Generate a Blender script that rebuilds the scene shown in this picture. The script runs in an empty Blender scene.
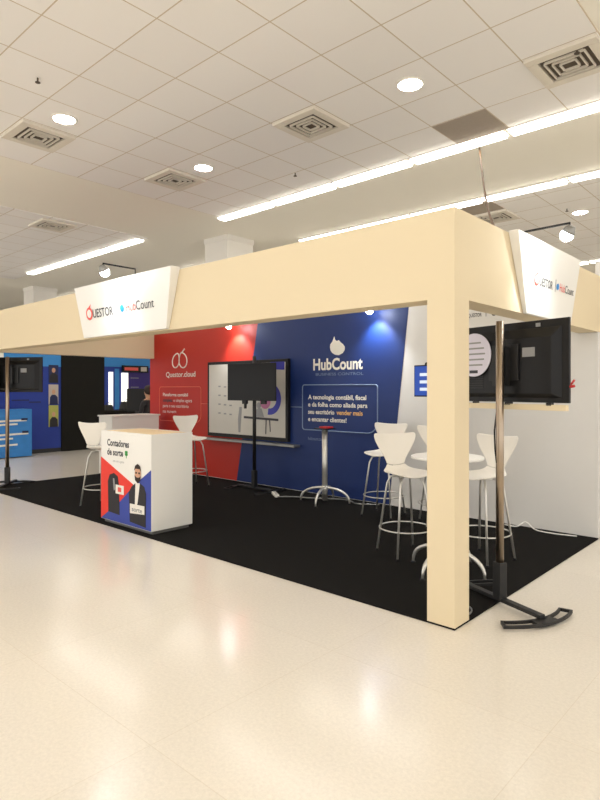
import bpy, bmesh, math, random
from mathutils import Vector, Matrix
random.seed(4)
PI = math.pi
scene = bpy.context.scene
COL = scene.collection

# ---------------------------------------------------------------- camera
# world frame: X runs along the booth front to the right, Y goes into the booth, Z up (metres)
cam_data = bpy.data.cameras.new('camera')
cam = bpy.data.objects.new('camera', cam_data)
COL.objects.link(cam)
cam.location = (0, 0, 1.55)
cam.rotation_euler = (PI/2, 0, math.radians(42.315))
cam_data.sensor_width = 36
cam_data.lens = 587.0/800.0*36.0
cam_data.shift_y = -11.0/800.0
cam_data.clip_start = 0.05
cam_data.clip_end = 200
scene.camera = cam

# ---------------------------------------------------------------- world and exposure
world = bpy.data.worlds.new('world')
scene.world = world
world.use_nodes = True
bg = world.node_tree.nodes['Background']
bg.inputs[0].default_value = (1.0, 0.97, 0.93, 1)
bg.inputs[1].default_value = 1.0
scene.view_settings.view_transform = 'Standard'
scene.view_settings.look = 'None'
scene.view_settings.gamma = 1
scene.view_settings.use_curve_mapping = False
scene.view_settings.exposure = 0.64
STRIP_W = 6.0        # emission of the strip lights
DOWN_W = 30.0         # emission of the round downlights

# ---------------------------------------------------------------- materials
def srgb(r, g, b):
    def f(c):
        c /= 255.0
        return c/12.92 if c <= 0.04045 else ((c+0.055)/1.055)**2.4
    return (f(r), f(g), f(b), 1)

def mat(name, col, rough=0.5, metal=0.0, var=0.03, nscale=12.0, bump=0.0, spec=0.5, coat=0.0):
    m = bpy.data.materials.new(name)
    m.use_nodes = True
    nt = m.node_tree
    b = nt.nodes['Principled BSDF']
    b.inputs['Roughness'].default_value = rough
    b.inputs['Metallic'].default_value = metal
    b.inputs['Specular IOR Level'].default_value = spec
    b.inputs['Coat Weight'].default_value = coat
    tc = nt.nodes.new('ShaderNodeTexCoord')
    n = nt.nodes.new('ShaderNodeTexNoise')
    n.inputs['Scale'].default_value = nscale
    n.inputs['Detail'].default_value = 3
    nt.links.new(tc.outputs['Object'], n.inputs['Vector'])
    mx = nt.nodes.new('ShaderNodeMix'); mx.data_type = 'RGBA'
    lo = [max(0, c*(1-var)) for c in col[:3]] + [1]
    hi = [min(1, c*(1+var)) for c in col[:3]] + [1]
    mx.inputs[6].default_value = lo
    mx.inputs[7].default_value = hi
    nt.links.new(n.outputs['Fac'], mx.inputs[0])
    nt.links.new(mx.outputs[2], b.inputs['Base Color'])
    if bump:
        bp = nt.nodes.new('ShaderNodeBump')
        bp.inputs['Strength'].default_value = bump
        bp.inputs['Distance'].default_value = 0.005
        nt.links.new(n.outputs['Fac'], bp.inputs['Height'])
        nt.links.new(bp.outputs['Normal'], b.inputs['Normal'])
    return m

def emit(name, col, strength, base=(0.8, 0.8, 0.8, 1)):
    m = bpy.data.materials.new(name)
    m.use_nodes = True
    nt = m.node_tree
    b = nt.nodes['Principled BSDF']
    b.inputs['Base Color'].default_value = base
    b.inputs['Emission Color'].default_value = col
    b.inputs['Emission Strength'].default_value = strength
    return m

def tile_mat(name, col, line, size, mortar, ox, oy, rough, spec=0.5, speckle=0.0, var=0.03, bumpy=0.0):
    m = bpy.data.materials.new(name)
    m.use_nodes = True
    nt = m.node_tree
    L = nt.links.new
    b = nt.nodes['Principled BSDF']
    b.inputs['Roughness'].default_value = rough
    b.inputs['Specular IOR Level'].default_value = spec
    tc = nt.nodes.new('ShaderNodeTexCoord')
    mp = nt.nodes.new('ShaderNodeMapping')
    mp.inputs['Location'].default_value = (-ox, -oy, 0)
    L(tc.outputs['Object'], mp.inputs['Vector'])
    br = nt.nodes.new('ShaderNodeTexBrick')
    br.offset = 0.0
    br.inputs['Scale'].default_value = 1.0
    br.inputs['Brick Width'].default_value = size
    br.inputs['Row Height'].default_value = size
    br.inputs['Mortar Size'].default_value = mortar
    br.inputs['Mortar Smooth'].default_value = 0.1
    br.inputs['Bias'].default_value = 0.0
    br.inputs['Color1'].default_value = [c*(1-var) for c in col[:3]]+[1]
    br.inputs['Color2'].default_value = [min(1, c*(1+var)) for c in col[:3]]+[1]
    br.inputs['Mortar'].default_value = line
    L(mp.outputs['Vector'], br.inputs['Vector'])
    out = br.outputs['Color']
    if speckle:
        n = nt.nodes.new('ShaderNodeTexNoise')
        n.inputs['Scale'].default_value = 55
        n.inputs['Detail'].default_value = 4
        n.inputs['Roughness'].default_value = 0.75
        L(tc.outputs['Object'], n.inputs['Vector'])
        rp = nt.nodes.new('ShaderNodeMapRange')
        rp.inputs['From Min'].default_value = 0.35
        rp.inputs['From Max'].default_value = 0.65
        rp.inputs['To Min'].default_value = 1-speckle
        rp.inputs['To Max'].default_value = 1+speckle*0.5
        L(n.outputs['Fac'], rp.inputs['Value'])
        n2 = nt.nodes.new('ShaderNodeTexNoise')
        n2.inputs['Scale'].default_value = 0.6
        n2.inputs['Detail'].default_value = 3
        L(tc.outputs['Object'], n2.inputs['Vector'])
        rp2 = nt.nodes.new('ShaderNodeMapRange')
        rp2.inputs['To Min'].default_value = 0.95
        rp2.inputs['To Max'].default_value = 1.05
        L(n2.outputs['Fac'], rp2.inputs['Value'])
        mm = nt.nodes.new('ShaderNodeMath'); mm.operation = 'MULTIPLY'
        L(rp.outputs[0], mm.inputs[0]); L(rp2.outputs[0], mm.inputs[1])
        vm = nt.nodes.new('ShaderNodeVectorMath'); vm.operation = 'SCALE'
        L(out, vm.inputs[0]); L(mm.outputs[0], vm.inputs['Scale'])
        out = vm.outputs[0]
    L(out, b.inputs['Base Color'])
    if bumpy:
        n3 = nt.nodes.new('ShaderNodeTexNoise')
        n3.inputs['Scale'].default_value = 9
        n3.inputs['Detail'].default_value = 2
        L(tc.outputs['Object'], n3.inputs['Vector'])
        bp = nt.nodes.new('ShaderNodeBump')
        bp.inputs['Strength'].default_value = bumpy
        bp.inputs['Distance'].default_value = 0.004
        L(n3.outputs['Fac'], bp.inputs['Height'])
        L(bp.outputs['Normal'], b.inputs['Normal'])
    return m

M = {}
TILE = 0.625
M['floor'] = tile_mat('terrazzo_floor', srgb(233, 226, 214), srgb(224, 215, 200), 1.25, 0.002, 0.3, 0.2, 0.17, 0.55, speckle=0.07, var=0.012, bumpy=0.05)
M['tiles'] = tile_mat('ceiling_tiles', srgb(245, 242, 238), srgb(206, 192, 170), TILE, 0.006, -2.044, 3.89, 0.9, 0.2, var=0.018)
M['smooth'] = mat('smooth_ceiling_plaster', srgb(246, 242, 230), 0.9, nscale=0.5, var=0.015, spec=0.2)
M['hall'] = mat('hall_wall_paint', srgb(236, 232, 224), 0.85, nscale=1)
M['cream'] = mat('cream_fascia_fabric', srgb(230, 214, 182), 0.8, nscale=2, var=0.012, spec=0.25)
M['white'] = mat('white_laminate', srgb(240, 238, 232), 0.45, var=0.01)
M['wallwhite'] = mat('white_booth_panel', srgb(232, 230, 226), 0.6, var=0.01)
M['red'] = mat('red_print', srgb(190, 42, 26), 0.5, var=0.03, nscale=1.2)
M['blue'] = mat('navy_blue_print', srgb(17, 46, 108), 0.5, var=0.08, nscale=1.2)
M['brred'] = mat('bright_red_print', srgb(232, 50, 32), 0.5)
M['brblue'] = mat('royal_blue_print', srgb(44, 66, 160), 0.5)
M['ink'] = mat('white_ink', srgb(240, 236, 226), 0.5)
M['softink'] = mat('pale_line_ink', srgb(120, 140, 170), 0.5)
M['redline'] = mat('pale_red_line_ink', srgb(226, 110, 80), 0.5)
M['orangeink'] = mat('orange_ink', srgb(244, 190, 120), 0.5)
M['darkink'] = mat('dark_grey_ink', srgb(52, 52, 60), 0.5)
M['greyink'] = mat('grey_ink', srgb(150, 150, 150), 0.5)
M['green'] = mat('green_print', srgb(40, 160, 60), 0.5)
M['coral'] = mat('coral_ink', srgb(236, 90, 80), 0.5)
M['cyan'] = mat('cyan_blue_ink', srgb(30, 140, 215), 0.5)
M['carpet'] = mat('black_carpet', srgb(26, 25, 24), 0.95, var=0.35, nscale=260, bump=0.6, spec=0.1)
M['black'] = mat('black_plastic', srgb(20, 20, 22), 0.4, var=0.1, spec=0.3)
M['matblack'] = mat('matt_black_metal', srgb(26, 26, 27), 0.5, var=0.1)
M['blackpanel'] = mat('black_fabric_panel', srgb(30, 29, 26), 0.85, var=0.08, spec=0.2)
M['glass'] = mat('dark_screen_glass', srgb(8, 8, 10), 0.3, var=0.0, spec=0.25)
M['satin'] = mat('satin_steel_tube', srgb(222, 220, 214), 0.38, 0.75, var=0.02)
M['chrome'] = mat('chrome', srgb(220, 220, 222), 0.2, 1.0, var=0.02)
M['steel'] = mat('brushed_warm_steel', srgb(176, 160, 142), 0.3, 1.0, var=0.06, nscale=40)
M['alu'] = mat('aluminium_trim', srgb(150, 150, 148), 0.4, 0.8)
M['seat'] = mat('white_moulded_shell', srgb(243, 238, 228), 0.35, var=0.01)
M['wood'] = mat('pale_beige_worktop', srgb(222, 196, 150), 0.5, var=0.06, nscale=6)
M['trimwhite'] = mat('white_light_trim', srgb(236, 232, 222), 0.5)
M['grille'] = mat('dark_vent_recess', srgb(84, 74, 62), 0.8)
M['slat'] = mat('vent_slat', srgb(226, 218, 204), 0.6)
M['taupe'] = mat('taupe_mesh_panel', srgb(168, 156, 142), 0.9, nscale=60, var=0.1)
M['cable'] = mat('brown_cable_sheath', srgb(112, 86, 60), 0.6)
M['strip'] = emit('strip_light_diffuser', (1.0, 0.95, 0.875, 1), STRIP_W)
M['down'] = emit('downlight_diffuser', (1.0, 0.95, 0.87, 1), DOWN_W)
M['flood'] = emit('floodlight_lens', (0.9, 0.95, 1.0, 1), 55.0)
M['skin'] = mat('skin', srgb(206, 158, 128), 0.6)
M['suit'] = mat('dark_suit', srgb(44, 42, 46), 0.8)
M['hair'] = mat('dark_brown_hair', srgb(44, 30, 24), 0.7)
M['skyblue'] = mat('sky_blue_print', srgb(56, 140, 212), 0.6)
M['royal'] = mat('deep_royal_blue_print', srgb(28, 56, 150), 0.6, nscale=1.5, var=0.15)
M['kiosk'] = mat('bright_blue_print', srgb(52, 132, 208), 0.5, nscale=4, var=0.2)
M['purple'] = mat('purple_print', srgb(58, 42, 122), 0.6, var=0.1)
M['lightbox'] = emit('lit_shelf_panel', (1.0, 0.96, 0.84, 1), 0.9)
M['portgrey'] = mat('portrait_grey', srgb(190, 180, 170), 0.6)
M['portblue'] = mat('portrait_navy', srgb(30, 40, 84), 0.6)
M['portyel'] = mat('portrait_olive', srgb(176, 178, 90), 0.6)
M['board'] = mat('pale_grey_picture', srgb(206, 202, 192), 0.35, var=0.02)
M['violet'] = mat('violet_blue_picture', srgb(48, 52, 168), 0.4)
M['pink'] = mat('pink_picture', srgb(190, 110, 150), 0.4)
M['lilac'] = mat('lilac_white_card', srgb(226, 222, 236), 0.5)
M['redplastic'] = mat('red_plastic', srgb(190, 40, 40), 0.4)

# ---------------------------------------------------------------- helpers
class MB:
    def __init__(self):
        self.bm = bmesh.new()
    def box(self, x0, x1, y0, y1, z0, z1, mtx=None):
        vs = [Vector((x, y, z)) for x in (x0, x1) for y in (y0, y1) for z in (z0, z1)]
        if mtx is not None: vs = [mtx @ v for v in vs]
        v = [self.bm.verts.new(p) for p in vs]
        for f in ((0, 1, 3, 2), (4, 6, 7, 5), (0, 4, 5, 1), (2, 3, 7, 6), (0, 2, 6, 4), (1, 5, 7, 3)):
            self.bm.faces.new([v[i] for i in f])
        return self
    def hexa(self, pts):        # 8 points: bottom loop of 4 then top loop of 4
        v = [self.bm.verts.new(p) for p in pts]
        for f in ((3, 2, 1, 0), (4, 5, 6, 7), (0, 1, 5, 4), (1, 2, 6, 5), (2, 3, 7, 6), (3, 0, 4, 7)):
            self.bm.faces.new([v[i] for i in f])
        return self
    def tube(self, pts, r, n=10, closed=False, cap=True):
        pts = [Vector(p) for p in pts]
        k = len(pts)
        rr = r if isinstance(r, (list, tuple)) else [r]*k
        rings = []
        prev = None
        for i, p in enumerate(pts):
            a = pts[i-1] if (i > 0 or closed) else p
            b = pts[(i+1) % k] if (i < k-1 or closed) else p
            d = (b-a).normalized()
            if prev is None:
                up = Vector((0, 0, 1)) if abs(d.z) < 0.9 else Vector((1, 0, 0))
                u = d.cross(up).normalized()
            else:
                u = (prev - d*prev.dot(d)).normalized()
            prev = u
            w = d.cross(u)
            rings.append([self.bm.verts.new(p + (u*math.cos(2*PI*j/n) + w*math.sin(2*PI*j/n))*rr[i]) for j in range(n)])
        m = k if closed else k-1
        for i in range(m):
            A, B = rings[i], rings[(i+1) % k]
            for j in range(n):
                f = self.bm.faces.new((A[j], A[(j+1) % n], B[(j+1) % n], B[j]))
                f.smooth = True
        if cap and not closed:
            self.bm.faces.new(list(reversed(rings[0]))); self.bm.faces.new(rings[-1])
        return self
    def disc(self, c, r, h, n=32, r2=None):     # vertical cylinder or cone frustum from z to z+h
        return self.tube([(c[0], c[1], c[2]), (c[0], c[1], c[2]+h)], [r, r if r2 is None else r2], n)
    def plate(self, pts, fr, d0, d1):           # a 2D outline with thickness, on a frame fr(u, v, d)
        a = [self.bm.verts.new(fr(u, v, d0)) for u, v in pts]
        b = [self.bm.verts.new(fr(u, v, d1)) for u, v in pts]
        self.bm.faces.new(a); self.bm.faces.new(list(reversed(b)))
        n = len(pts)
        for i in range(n):
            self.bm.faces.new((a[i], b[i], b[(i+1) % n], a[(i+1) % n]))
        return self
    def build(self, name, material, parent=None, bevel=0.0, smooth=False):
        bmesh.ops.recalc_face_normals(self.bm, faces=self.bm.faces)
        off = Vector((0, 0, 0))
        p = parent
        while p is not None:
            off += p.location; p = p.parent
        if parent is not None and off.length > 0:
            bmesh.ops.translate(self.bm, verts=self.bm.verts, vec=-off)
        me = bpy.data.meshes.new(name)
        self.bm.to_mesh(me); self.bm.free()
        me.materials.append(material)
        if smooth:
            for f in me.polygons: f.use_smooth = True
        o = bpy.data.objects.new(name, me)
        COL.objects.link(o)
        if parent is not None: o.parent = parent
        if bevel:
            b = o.modifiers.new('edge', 'BEVEL'); b.width = bevel; b.segments = 2; b.limit_method = 'ANGLE'
        return o

def tag(o, label, cat, group=None, kind=None):
    o['label'] = label; o['category'] = cat
    if group: o['group'] = group
    if kind: o['kind'] = kind
    return o

def thing(name, label, cat, loc=(0, 0, 0), group=None):
    o = bpy.data.objects.new(name, None)
    o.empty_display_size = 0.1
    COL.objects.link(o); o.location = loc
    return tag(o, label, cat, group)

def struct(o, label=None):
    o['kind'] = 'structure'
    if label: o['label'] = label; o['category'] = o.name.split('_')[0].split('.')[0]
    return o

def dup(root, loc, rz, label, group=None):
    r = root.copy(); COL.objects.link(r)
    r.location = loc; r.rotation_euler = (0, 0, rz); r['label'] = label
    if group: r['group'] = group
    for ch in list(root.children):
        c = ch.copy(); COL.objects.link(c); c.parent = r
        for g in list(ch.children):
            d = g.copy(); COL.objects.link(d); d.parent = c
    return r

def FY(Y): return lambda u, v, d: Vector((u, Y-d, v))        # plane facing the front (-Y)
def FX(X): return lambda u, v, d: Vector((X+d, u, v))        # plane facing +X

def arc(cx, cy, r, a0, a1, n):
    return [(cx+r*math.cos(math.radians(a0+(a1-a0)*i/n)), cy+r*math.sin(math.radians(a0+(a1-a0)*i/n))) for i in range(n+1)]

def rect(a, b, c, d): return [(a, c), (b, c), (b, d), (a, d)]

def text(name, s, material, parent, fr, u0, v0, width, height=None, bold=0.0, d=0.004, slope=0.0):
    cu = bpy.data.curves.new('t', 'FONT')
    cu.body = s; cu.size = 1.0; cu.offset = bold; cu.extrude = 0.0; cu.resolution_u = 3
    ob = bpy.data.objects.new('t', cu); COL.objects.link(ob)
    dg = bpy.context.evaluated_depsgraph_get()
    me = bpy.data.meshes.new_from_object(ob.evaluated_get(dg))
    COL.objects.unlink(ob); bpy.data.objects.remove(ob)
    xs = [v.co.x for v in me.vertices]
    x0, x1 = min(xs), max(xs)
    sx = width/(x1-x0)
    sy = sx if height is None else height/0.72
    off = Vector((0, 0, 0)); p = parent
    while p is not None: off += p.location; p = p.parent
    for v in me.vertices:
        u = (v.co.x-x0)*sx
        v.co = fr(u0+u, v0+v.co.y*sy+slope*u, d) - off
    me.materials.clear(); me.materials.append(material)
    o = bpy.data.objects.new(name, me); COL.objects.link(o); o.parent = parent
    return o

# ---------------------------------------------------------------- the hall
HC = 4.46
XL, XR, YF, YB = -34, 10, -5.5, 27
struct(MB().box(XL, XR, YF, YB, -0.1, 0).build('floor', M['floor']), 'polished cream terrazzo floor of the hall')
struct(MB().box(XL, XR, YF, YB, HC, HC+0.1).build('ceiling', M['smooth']), 'smooth cream plaster ceiling bands between the tiled bays')
struct(MB().box(XL-0.2, XL, YF, YB, 0, HC).build('wall_left', M['hall']), 'far pale hall wall on the left')
struct(MB().box(XL, XR, YB, YB+0.2, 0, HC).build('wall_back', M['hall']), 'far pale hall wall behind the booths')
# tiled bays, 10 tiles wide, set 1 cm under the plaster
def bay(x0, x1, y0, y1):
    o = MB().box(x0, x1, y0, y1, HC-0.012, HC+0.02).build('ceiling_tile_bay', M['tiles'])
    return o
bays = []
x_edges = [(-7.669, -1.419), (-16.02, -9.77), (0.706, 6.956), (-24.37, -18.12)]
y_edges = [(0.14, 6.39), (8.57, 14.2), (16.4, 22.65), (-8.2, -1.95)]
nm = {(0, 0): 'tiled ceiling bay over the cream booth', (0, 1): 'tiled ceiling bay behind the cream booth', (1, 0): 'tiled ceiling bay left of the cream booth'}
for i, (a, b) in enumerate(x_edges):
    for j, (c, d) in enumerate(y_edges):
        o = bay(a, b, c, d); o.name = 'ceiling_bay'
        struct(o, nm.get((i, j), 'tiled ceiling bay %d along the hall and %d deep' % (i+1, j+1)))

# round-edged hall columns
for k, (x, y, lab) in enumerate([(-8.75, 7.55, 'white square hall column rising behind the front fascia'), (-17.0, 7.5, 'white square hall column above the far left fascia')]):
    m = MB().box(x-0.33, x+0.33, y-0.33, y+0.33, 0, HC)
    m.box(x-0.345, x+0.345, y-0.345, y+0.345, HC-0.10, HC)
    struct(m.build('column', M['hall']), lab)

# ---------------------------------------------------------------- ceiling fittings
ordn = ['first', 'second', 'third', 'fourth', 'fifth', 'sixth', 'seventh', 'eighth', 'ninth', 'tenth', 'eleventh', 'twelfth']
sl = thing('strip_light', '', 'ceiling light', (0, 0, HC))
m = MB(); m.box(-0.61, 0.61, -0.095, -0.085, HC-0.025, HC); m.box(-0.61, 0.61, 0.085, 0.095, HC-0.025, HC)
m.box(-0.61, -0.60, -0.085, 0.085, HC-0.025, HC); m.box(0.60, 0.61, -0.085, 0.085, HC-0.025, HC); m.build('frame', M['trimwhite'], sl)
MB().box(-0.585, 0.585, -0.078, 0.078, HC-0.05, HC-0.005).build('diffuser', M['strip'], sl)
first = True
def strip_row(y, xs, rowname):
    global first
    for k, x in enumerate(xs):
        lab = 'strip light, %s from the left in the %s' % (ordn[k], rowname)
        if first:
            sl.location = (x, y, HC); sl['label'] = lab; sl['group'] = 'strip lights along the ceiling'; first = False
        else:
            dup(sl, (x, y, HC), 0, lab, 'strip lights along the ceiling')
c0 = -7.095
strip_row(6.465, [c0+1.25*k for k in range(7)], 'row nearer the booth front')
strip_row(8.49, [c0+1.25*k for k in range(7)], 'second row behind the booth')
strip_row(6.30, [-10.5-1.25*k for k in range(4)][::-1], 'short row at far left')
strip_row(14.3, [-6.0+1.25*k for k in range(7)], 'distant row beyond the right sign')
strip_row(16.3, [-6.0+1.25*k for k in range(7)], 'most distant row beyond the right sign')
strip_row(0.0, [c0+1.25*k for k in range(8)], 'unseen row added to light the open floor')  # out of view, added so the floor bounces more light to the ceiling
strip_row(-2.05, [c0+1.25*k for k in range(8)], 'unseen added row behind the viewer')  # out of view as well, added for bounce light
strip_row(0.0, [-20.0+1.25*k for k in range(9)], 'unseen fill row added over the far left aisle')  # unseen fixtures added to brighten the far left
strip_row(3.0, [-20.0+1.25*k for k in range(8)], 'second unseen fill row added over the far left aisle')  # further unseen fixtures added to brighten the aisle floor
strip_row(2.0, [2.0+1.25*k for k in range(5)], 'unseen added row right of the booth')  # unseen fill fixtures added on the right side
strip_row(6.465, [2.0+1.25*k for k in range(5)], 'deeper unseen added row right of the booth')  # more unseen fill fixtures added on the right
strip_row(8.6, [-19.0+1.25*k for k in range(8)], 'row added for light over the far booths')  # extra fixtures added to fill the far left with light
strip_row(14.3, [-19.0+1.25*k for k in range(8)], 'distant row added for light over the far booths')  # hidden behind the fascia, added for fill light

dl = thing('downlight', '', 'ceiling light', (0, 0, HC))
ring = [(0.122*math.cos(2*PI*j/32), 0.122*math.sin(2*PI*j/32), HC-0.016) for j in range(32)]
MB().tube(ring, 0.012, 8, closed=True).build('trim_ring', M['trimwhite'], dl)
MB().disc((0, 0, HC-0.022), 0.108, 0.012).build('diffuser', M['down'], dl)
dls = [(-2.981, 4.828, 'round downlight between two vents, over the pillar'), (-6.106, 2.953, 'round downlight beside the vent nearest the left edge'),
       (-6.106, 4.828, 'round downlight beside the vent above the front sign'), (-2.981, 2.953, 'round downlight at the top edge of the ceiling view'),
       (-3.08, 10.2, 'round downlight beyond the booth, above the right sign'), (-6.106, 1.078, 'unseen round downlight added for light left of the viewer'),  # the second one here is unseen, added for its light
       (-2.981, 1.078, 'unseen round downlight added nearly overhead of the viewer'), (-6.106, 10.2, 'unseen round downlight added beyond the booth back wall'),  # both unseen, added for their light
       (-12.9, 3.4, 'unseen round downlight added over the aisle at far left'), (1.9, 3.0, 'unseen added round downlight to the right of the booth'), (1.9, 5.5, 'unseen added round downlight deeper right of the booth')]  # all out of view, added to light the hall
for k, (x, y, lab) in enumerate(dls):
    if k == 0: dl.location = (x, y, HC); dl['label'] = lab; dl['group'] = 'round ceiling downlights'
    else: dup(dl, (x, y, HC), 0, lab, 'round ceiling downlights')

vt = thing('ceiling_vent', '', 'air vent', (0, 0, HC))
MB().box(-0.2, 0.2, -0.2, 0.2, HC-0.03, HC-0.013).build('backing', M['grille'], vt)
m = MB()
for a, s in ((0.30, 0.21),):
    m.box(-a, a, -a, -s, HC-0.045, HC-0.012); m.box(-a, a, s, a, HC-0.045, HC-0.012)
    m.box(-a, -s, -s, s, HC-0.045, HC-0.012); m.box(s, a, -s, s, HC-0.045, HC-0.012)
m.build('frame', M['slat'], vt, bevel=0.004)
m = MB()
for q in (0.06, 0.11, 0.16):
    for (a, b, c, d) in ((-q, q, -q-0.012, -q), (-q, q, q, q+0.012), (-q-0.012, -q, -q, q), (q, q+0.012, -q, q)):
        m.box(a, b, c, d, HC-0.05, HC-0.03)
m.build('slats', M['slat'], vt)
vts = [(-1.731, 5.453, 'square ceiling vent at the upper right, nearest the camera'), (-4.231, 4.828, 'square ceiling vent above the middle of the fascia'),
       (-6.731, 4.828, 'square ceiling vent above the front sign beside a downlight'), (-6.731, 2.953, 'square ceiling vent nearest the left edge'),
       (-10.2, 4.72, 'small distant ceiling vent in the far left bay'), (-4.2, 9.5, 'dark ceiling vent seen just over the booth corner')]
for k, (x, y, lab) in enumerate(vts):
    if k == 0: vt.location = (x, y, HC); vt['label'] = lab; vt['group'] = 'square ceiling vents'
    else: dup(vt, (x, y, HC), 0, lab, 'square ceiling vents')

def sprinkler(x, y, lab):
    t = thing('sprinkler', lab, 'sprinkler', (x, y, HC-0.012), 'ceiling sprinklers')
    MB().tube([(x, y, HC-0.012), (x, y, HC-0.05)], 0.008, 8).build('stem', M['grille'], t)
    MB().disc((x, y, HC-0.056), 0.024, 0.005, 12).build('deflector', M['grille'], t)
sprinkler(-5.49, 2.40, 'small ceiling sprinkler near the upper left edge')
sprinkler(-1.62, 5.28, 'small ceiling sprinkler beside the upper right vent')
sprinkler(-5.35, 5.78, 'small ceiling sprinkler past the middle vent')
sprinkler(-3.18, 9.87, 'small ceiling sprinkler beyond the booth, by the far downlight')
tag(MB().box(-3.285, -2.675, 5.775, 6.375, HC-0.018, HC-0.011).build('speaker_panel', M['taupe']), 'taupe mesh ceiling panel touching the nearer strip light row', 'ceiling panel')
tag(MB().box(-4.535, -3.925, 8.6, 9.17, HC-0.018, HC-0.011).build('speaker_panel', M['taupe']), 'taupe mesh ceiling panel just beyond the second strip light row', 'ceiling panel')
# power cable hanging from the ceiling down onto the booth frame
pts = []
for i in range(13):
    t = i/12.0
    pts.append((-3.17+1.27*t, 6.7-2.4*t, HC-1.715*t-0.18*math.sin(PI*t)))
tag(MB().tube(pts, 0.011, 8).build('power_cable', M['cable']), 'brown power cable hanging from the ceiling to the booth top', 'cable')

# ---------------------------------------------------------------- booth
BX0, BX1, BY0, BY1 = -10.0, -1.8, 3.45, 6.65
ZB, ZT = 2.14, 2.72
WY = 6.55
cp = MB().box(BX0+0.12, BX1, BY0, WY-0.001, 0.0, 0.012).build('carpet', M['carpet'])
tag(cp, 'black carpet covering the booth floor', 'carpet')

bf = thing('booth_frame', 'cream fascia frame on square pillars around the booth', 'booth frame', (BX1, BY0, 0))
MB().box(BX0, BX1, BY0, BY0+0.2, ZB, ZT).build('front_fascia', M['cream'], bf)
MB().box(BX1-0.2, BX1, BY0+0.2, BY1, ZB, ZT).build('side_fascia', M['cream'], bf)
MB().box(BX0, BX0+0.2, BY0+0.2, BY1, ZB, ZT).build('side_fascia', M['cream'], bf)
MB().box(BX1-0.2, BX1, BY0, BY0+0.2, 0.0125, ZB).build('pillar', M['cream'], bf)
MB().box(BX0, BX0+0.2, BY0, BY0+0.2, 0.012, ZB).build('pillar', M['cream'], bf)


bw = thing('booth_back_wall', 'white back wall of the booth with red and blue printed panels', 'wall panel', (-5.8, WY, 0))
MB().box(-9.94, BX1-0.2, WY, WY+0.08, 0.012, 2.70).build('white_panel', M['wallwhite'], bw)
m = MB().box(BX1-0.2, BX1, WY, WY+0.08, 0.012, ZB-0.002); m.build('end_panel', M['wallwhite'], bw)
P = FY(WY)
rp = MB().plate([(-9.94, 0.02), (-7.39, 0.02), (-6.865, 2.69), (-9.94, 2.69)], P, 0.0, 0.006).build('red_panel', M['red'], bw)
rp['label'] = 'red printed panel'
bp_ = MB().plate([(-7.39, 0.02), (-4.365, 0.02), (-4.055, 2.69), (-6.865, 2.69)], P, 0.0, 0.006).build('blue_panel', M['blue'], bw)
bp_['label'] = 'navy blue printed panel'
P = FY(WY-0.006)

def stroke(pts, r, parent, name, material, fr, closed=False, d=0.0):
    return MB().tube([fr(u, v, d) for u, v in pts], r, 6, closed=closed).build(name, material, parent)
def rbox(x0, x1, z0, z1, r, big=None):      # outline with rounded corners, big = radius bottom right
    b = big or r
    return arc(x0+r, z0+r, r, 270, 180, 4)[::-1][::-1] and (
        arc(x1-b, z0+b, b, -90, 0, 8) + arc(x1-r, z1-r, r, 0, 90, 4) + arc(x0+r, z1-r, r, 90, 180, 4) + arc(x0+r, z0+r, r, 180, 270, 4))

# red side: double-lobed cloud mark, name, text box
def lobe(cx, cz, sx, sz, tilt):
    out = []
    for i in range(24):
        a = 2*PI*i/24
        r = 1 - 0.32*max(0, math.cos(a-PI/2))**2
        x = math.cos(a)*sx*r; z = math.sin(a)*sz*(1.22 if math.sin(a) > 0 else 1.0)
        out.append((cx+x*math.cos(tilt)-z*math.sin(tilt), cz+x*math.sin(tilt)+z*math.cos(tilt)))
    return out
lg = stroke(lobe(-9.09, 2.07, 0.105, 0.125, -0.42), 0.013, bw, 'cloud_logo', M['ink'], P, True)
m = MB()
m.tube([P(u, v, 0) for u, v in lobe(-8.87, 2.07, 0.12, 0.13, 0.35)], 0.013, 6, closed=True)
m.tube([P(-8.95, 2.20, 0), P(-8.88, 2.24, 0), P(-8.82, 2.29, 0)], 0.012, 6)
m.build('cloud_logo', M['ink'], bw)
text('logo_text', 'Questor.cloud', M['ink'], rp, P, -9.40, 1.775, 0.90, 0.10, 0.01)
stroke(rbox(-9.62, -8.34, 0.95, 1.59, 0.05, 0.14), 0.007, rp, 'text_frame', M['redline'], P, True)
for k, (s, w, b) in enumerate([('Plataforma contábil', 0.78, 0.012), ('completa', 0.30, 0.03), ('para o seu escritório', 0.80, 0.0), ('na nuvem', 0.42, 0.0)]):
    text('panel_text', s, M['darkink'] if k == 1 else M['ink'], rp, P, -9.50, 1.415-0.105*k, w, 0.062, b)
text('panel_text', 'e simples agora', M['ink'], rp, P, -9.16, 1.31, 0.56, 0.062)
stroke([(-8.34, 1.29), (-8.09, 1.29)], 0.006, rp, 'connector_line', M['redline'], P)

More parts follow.
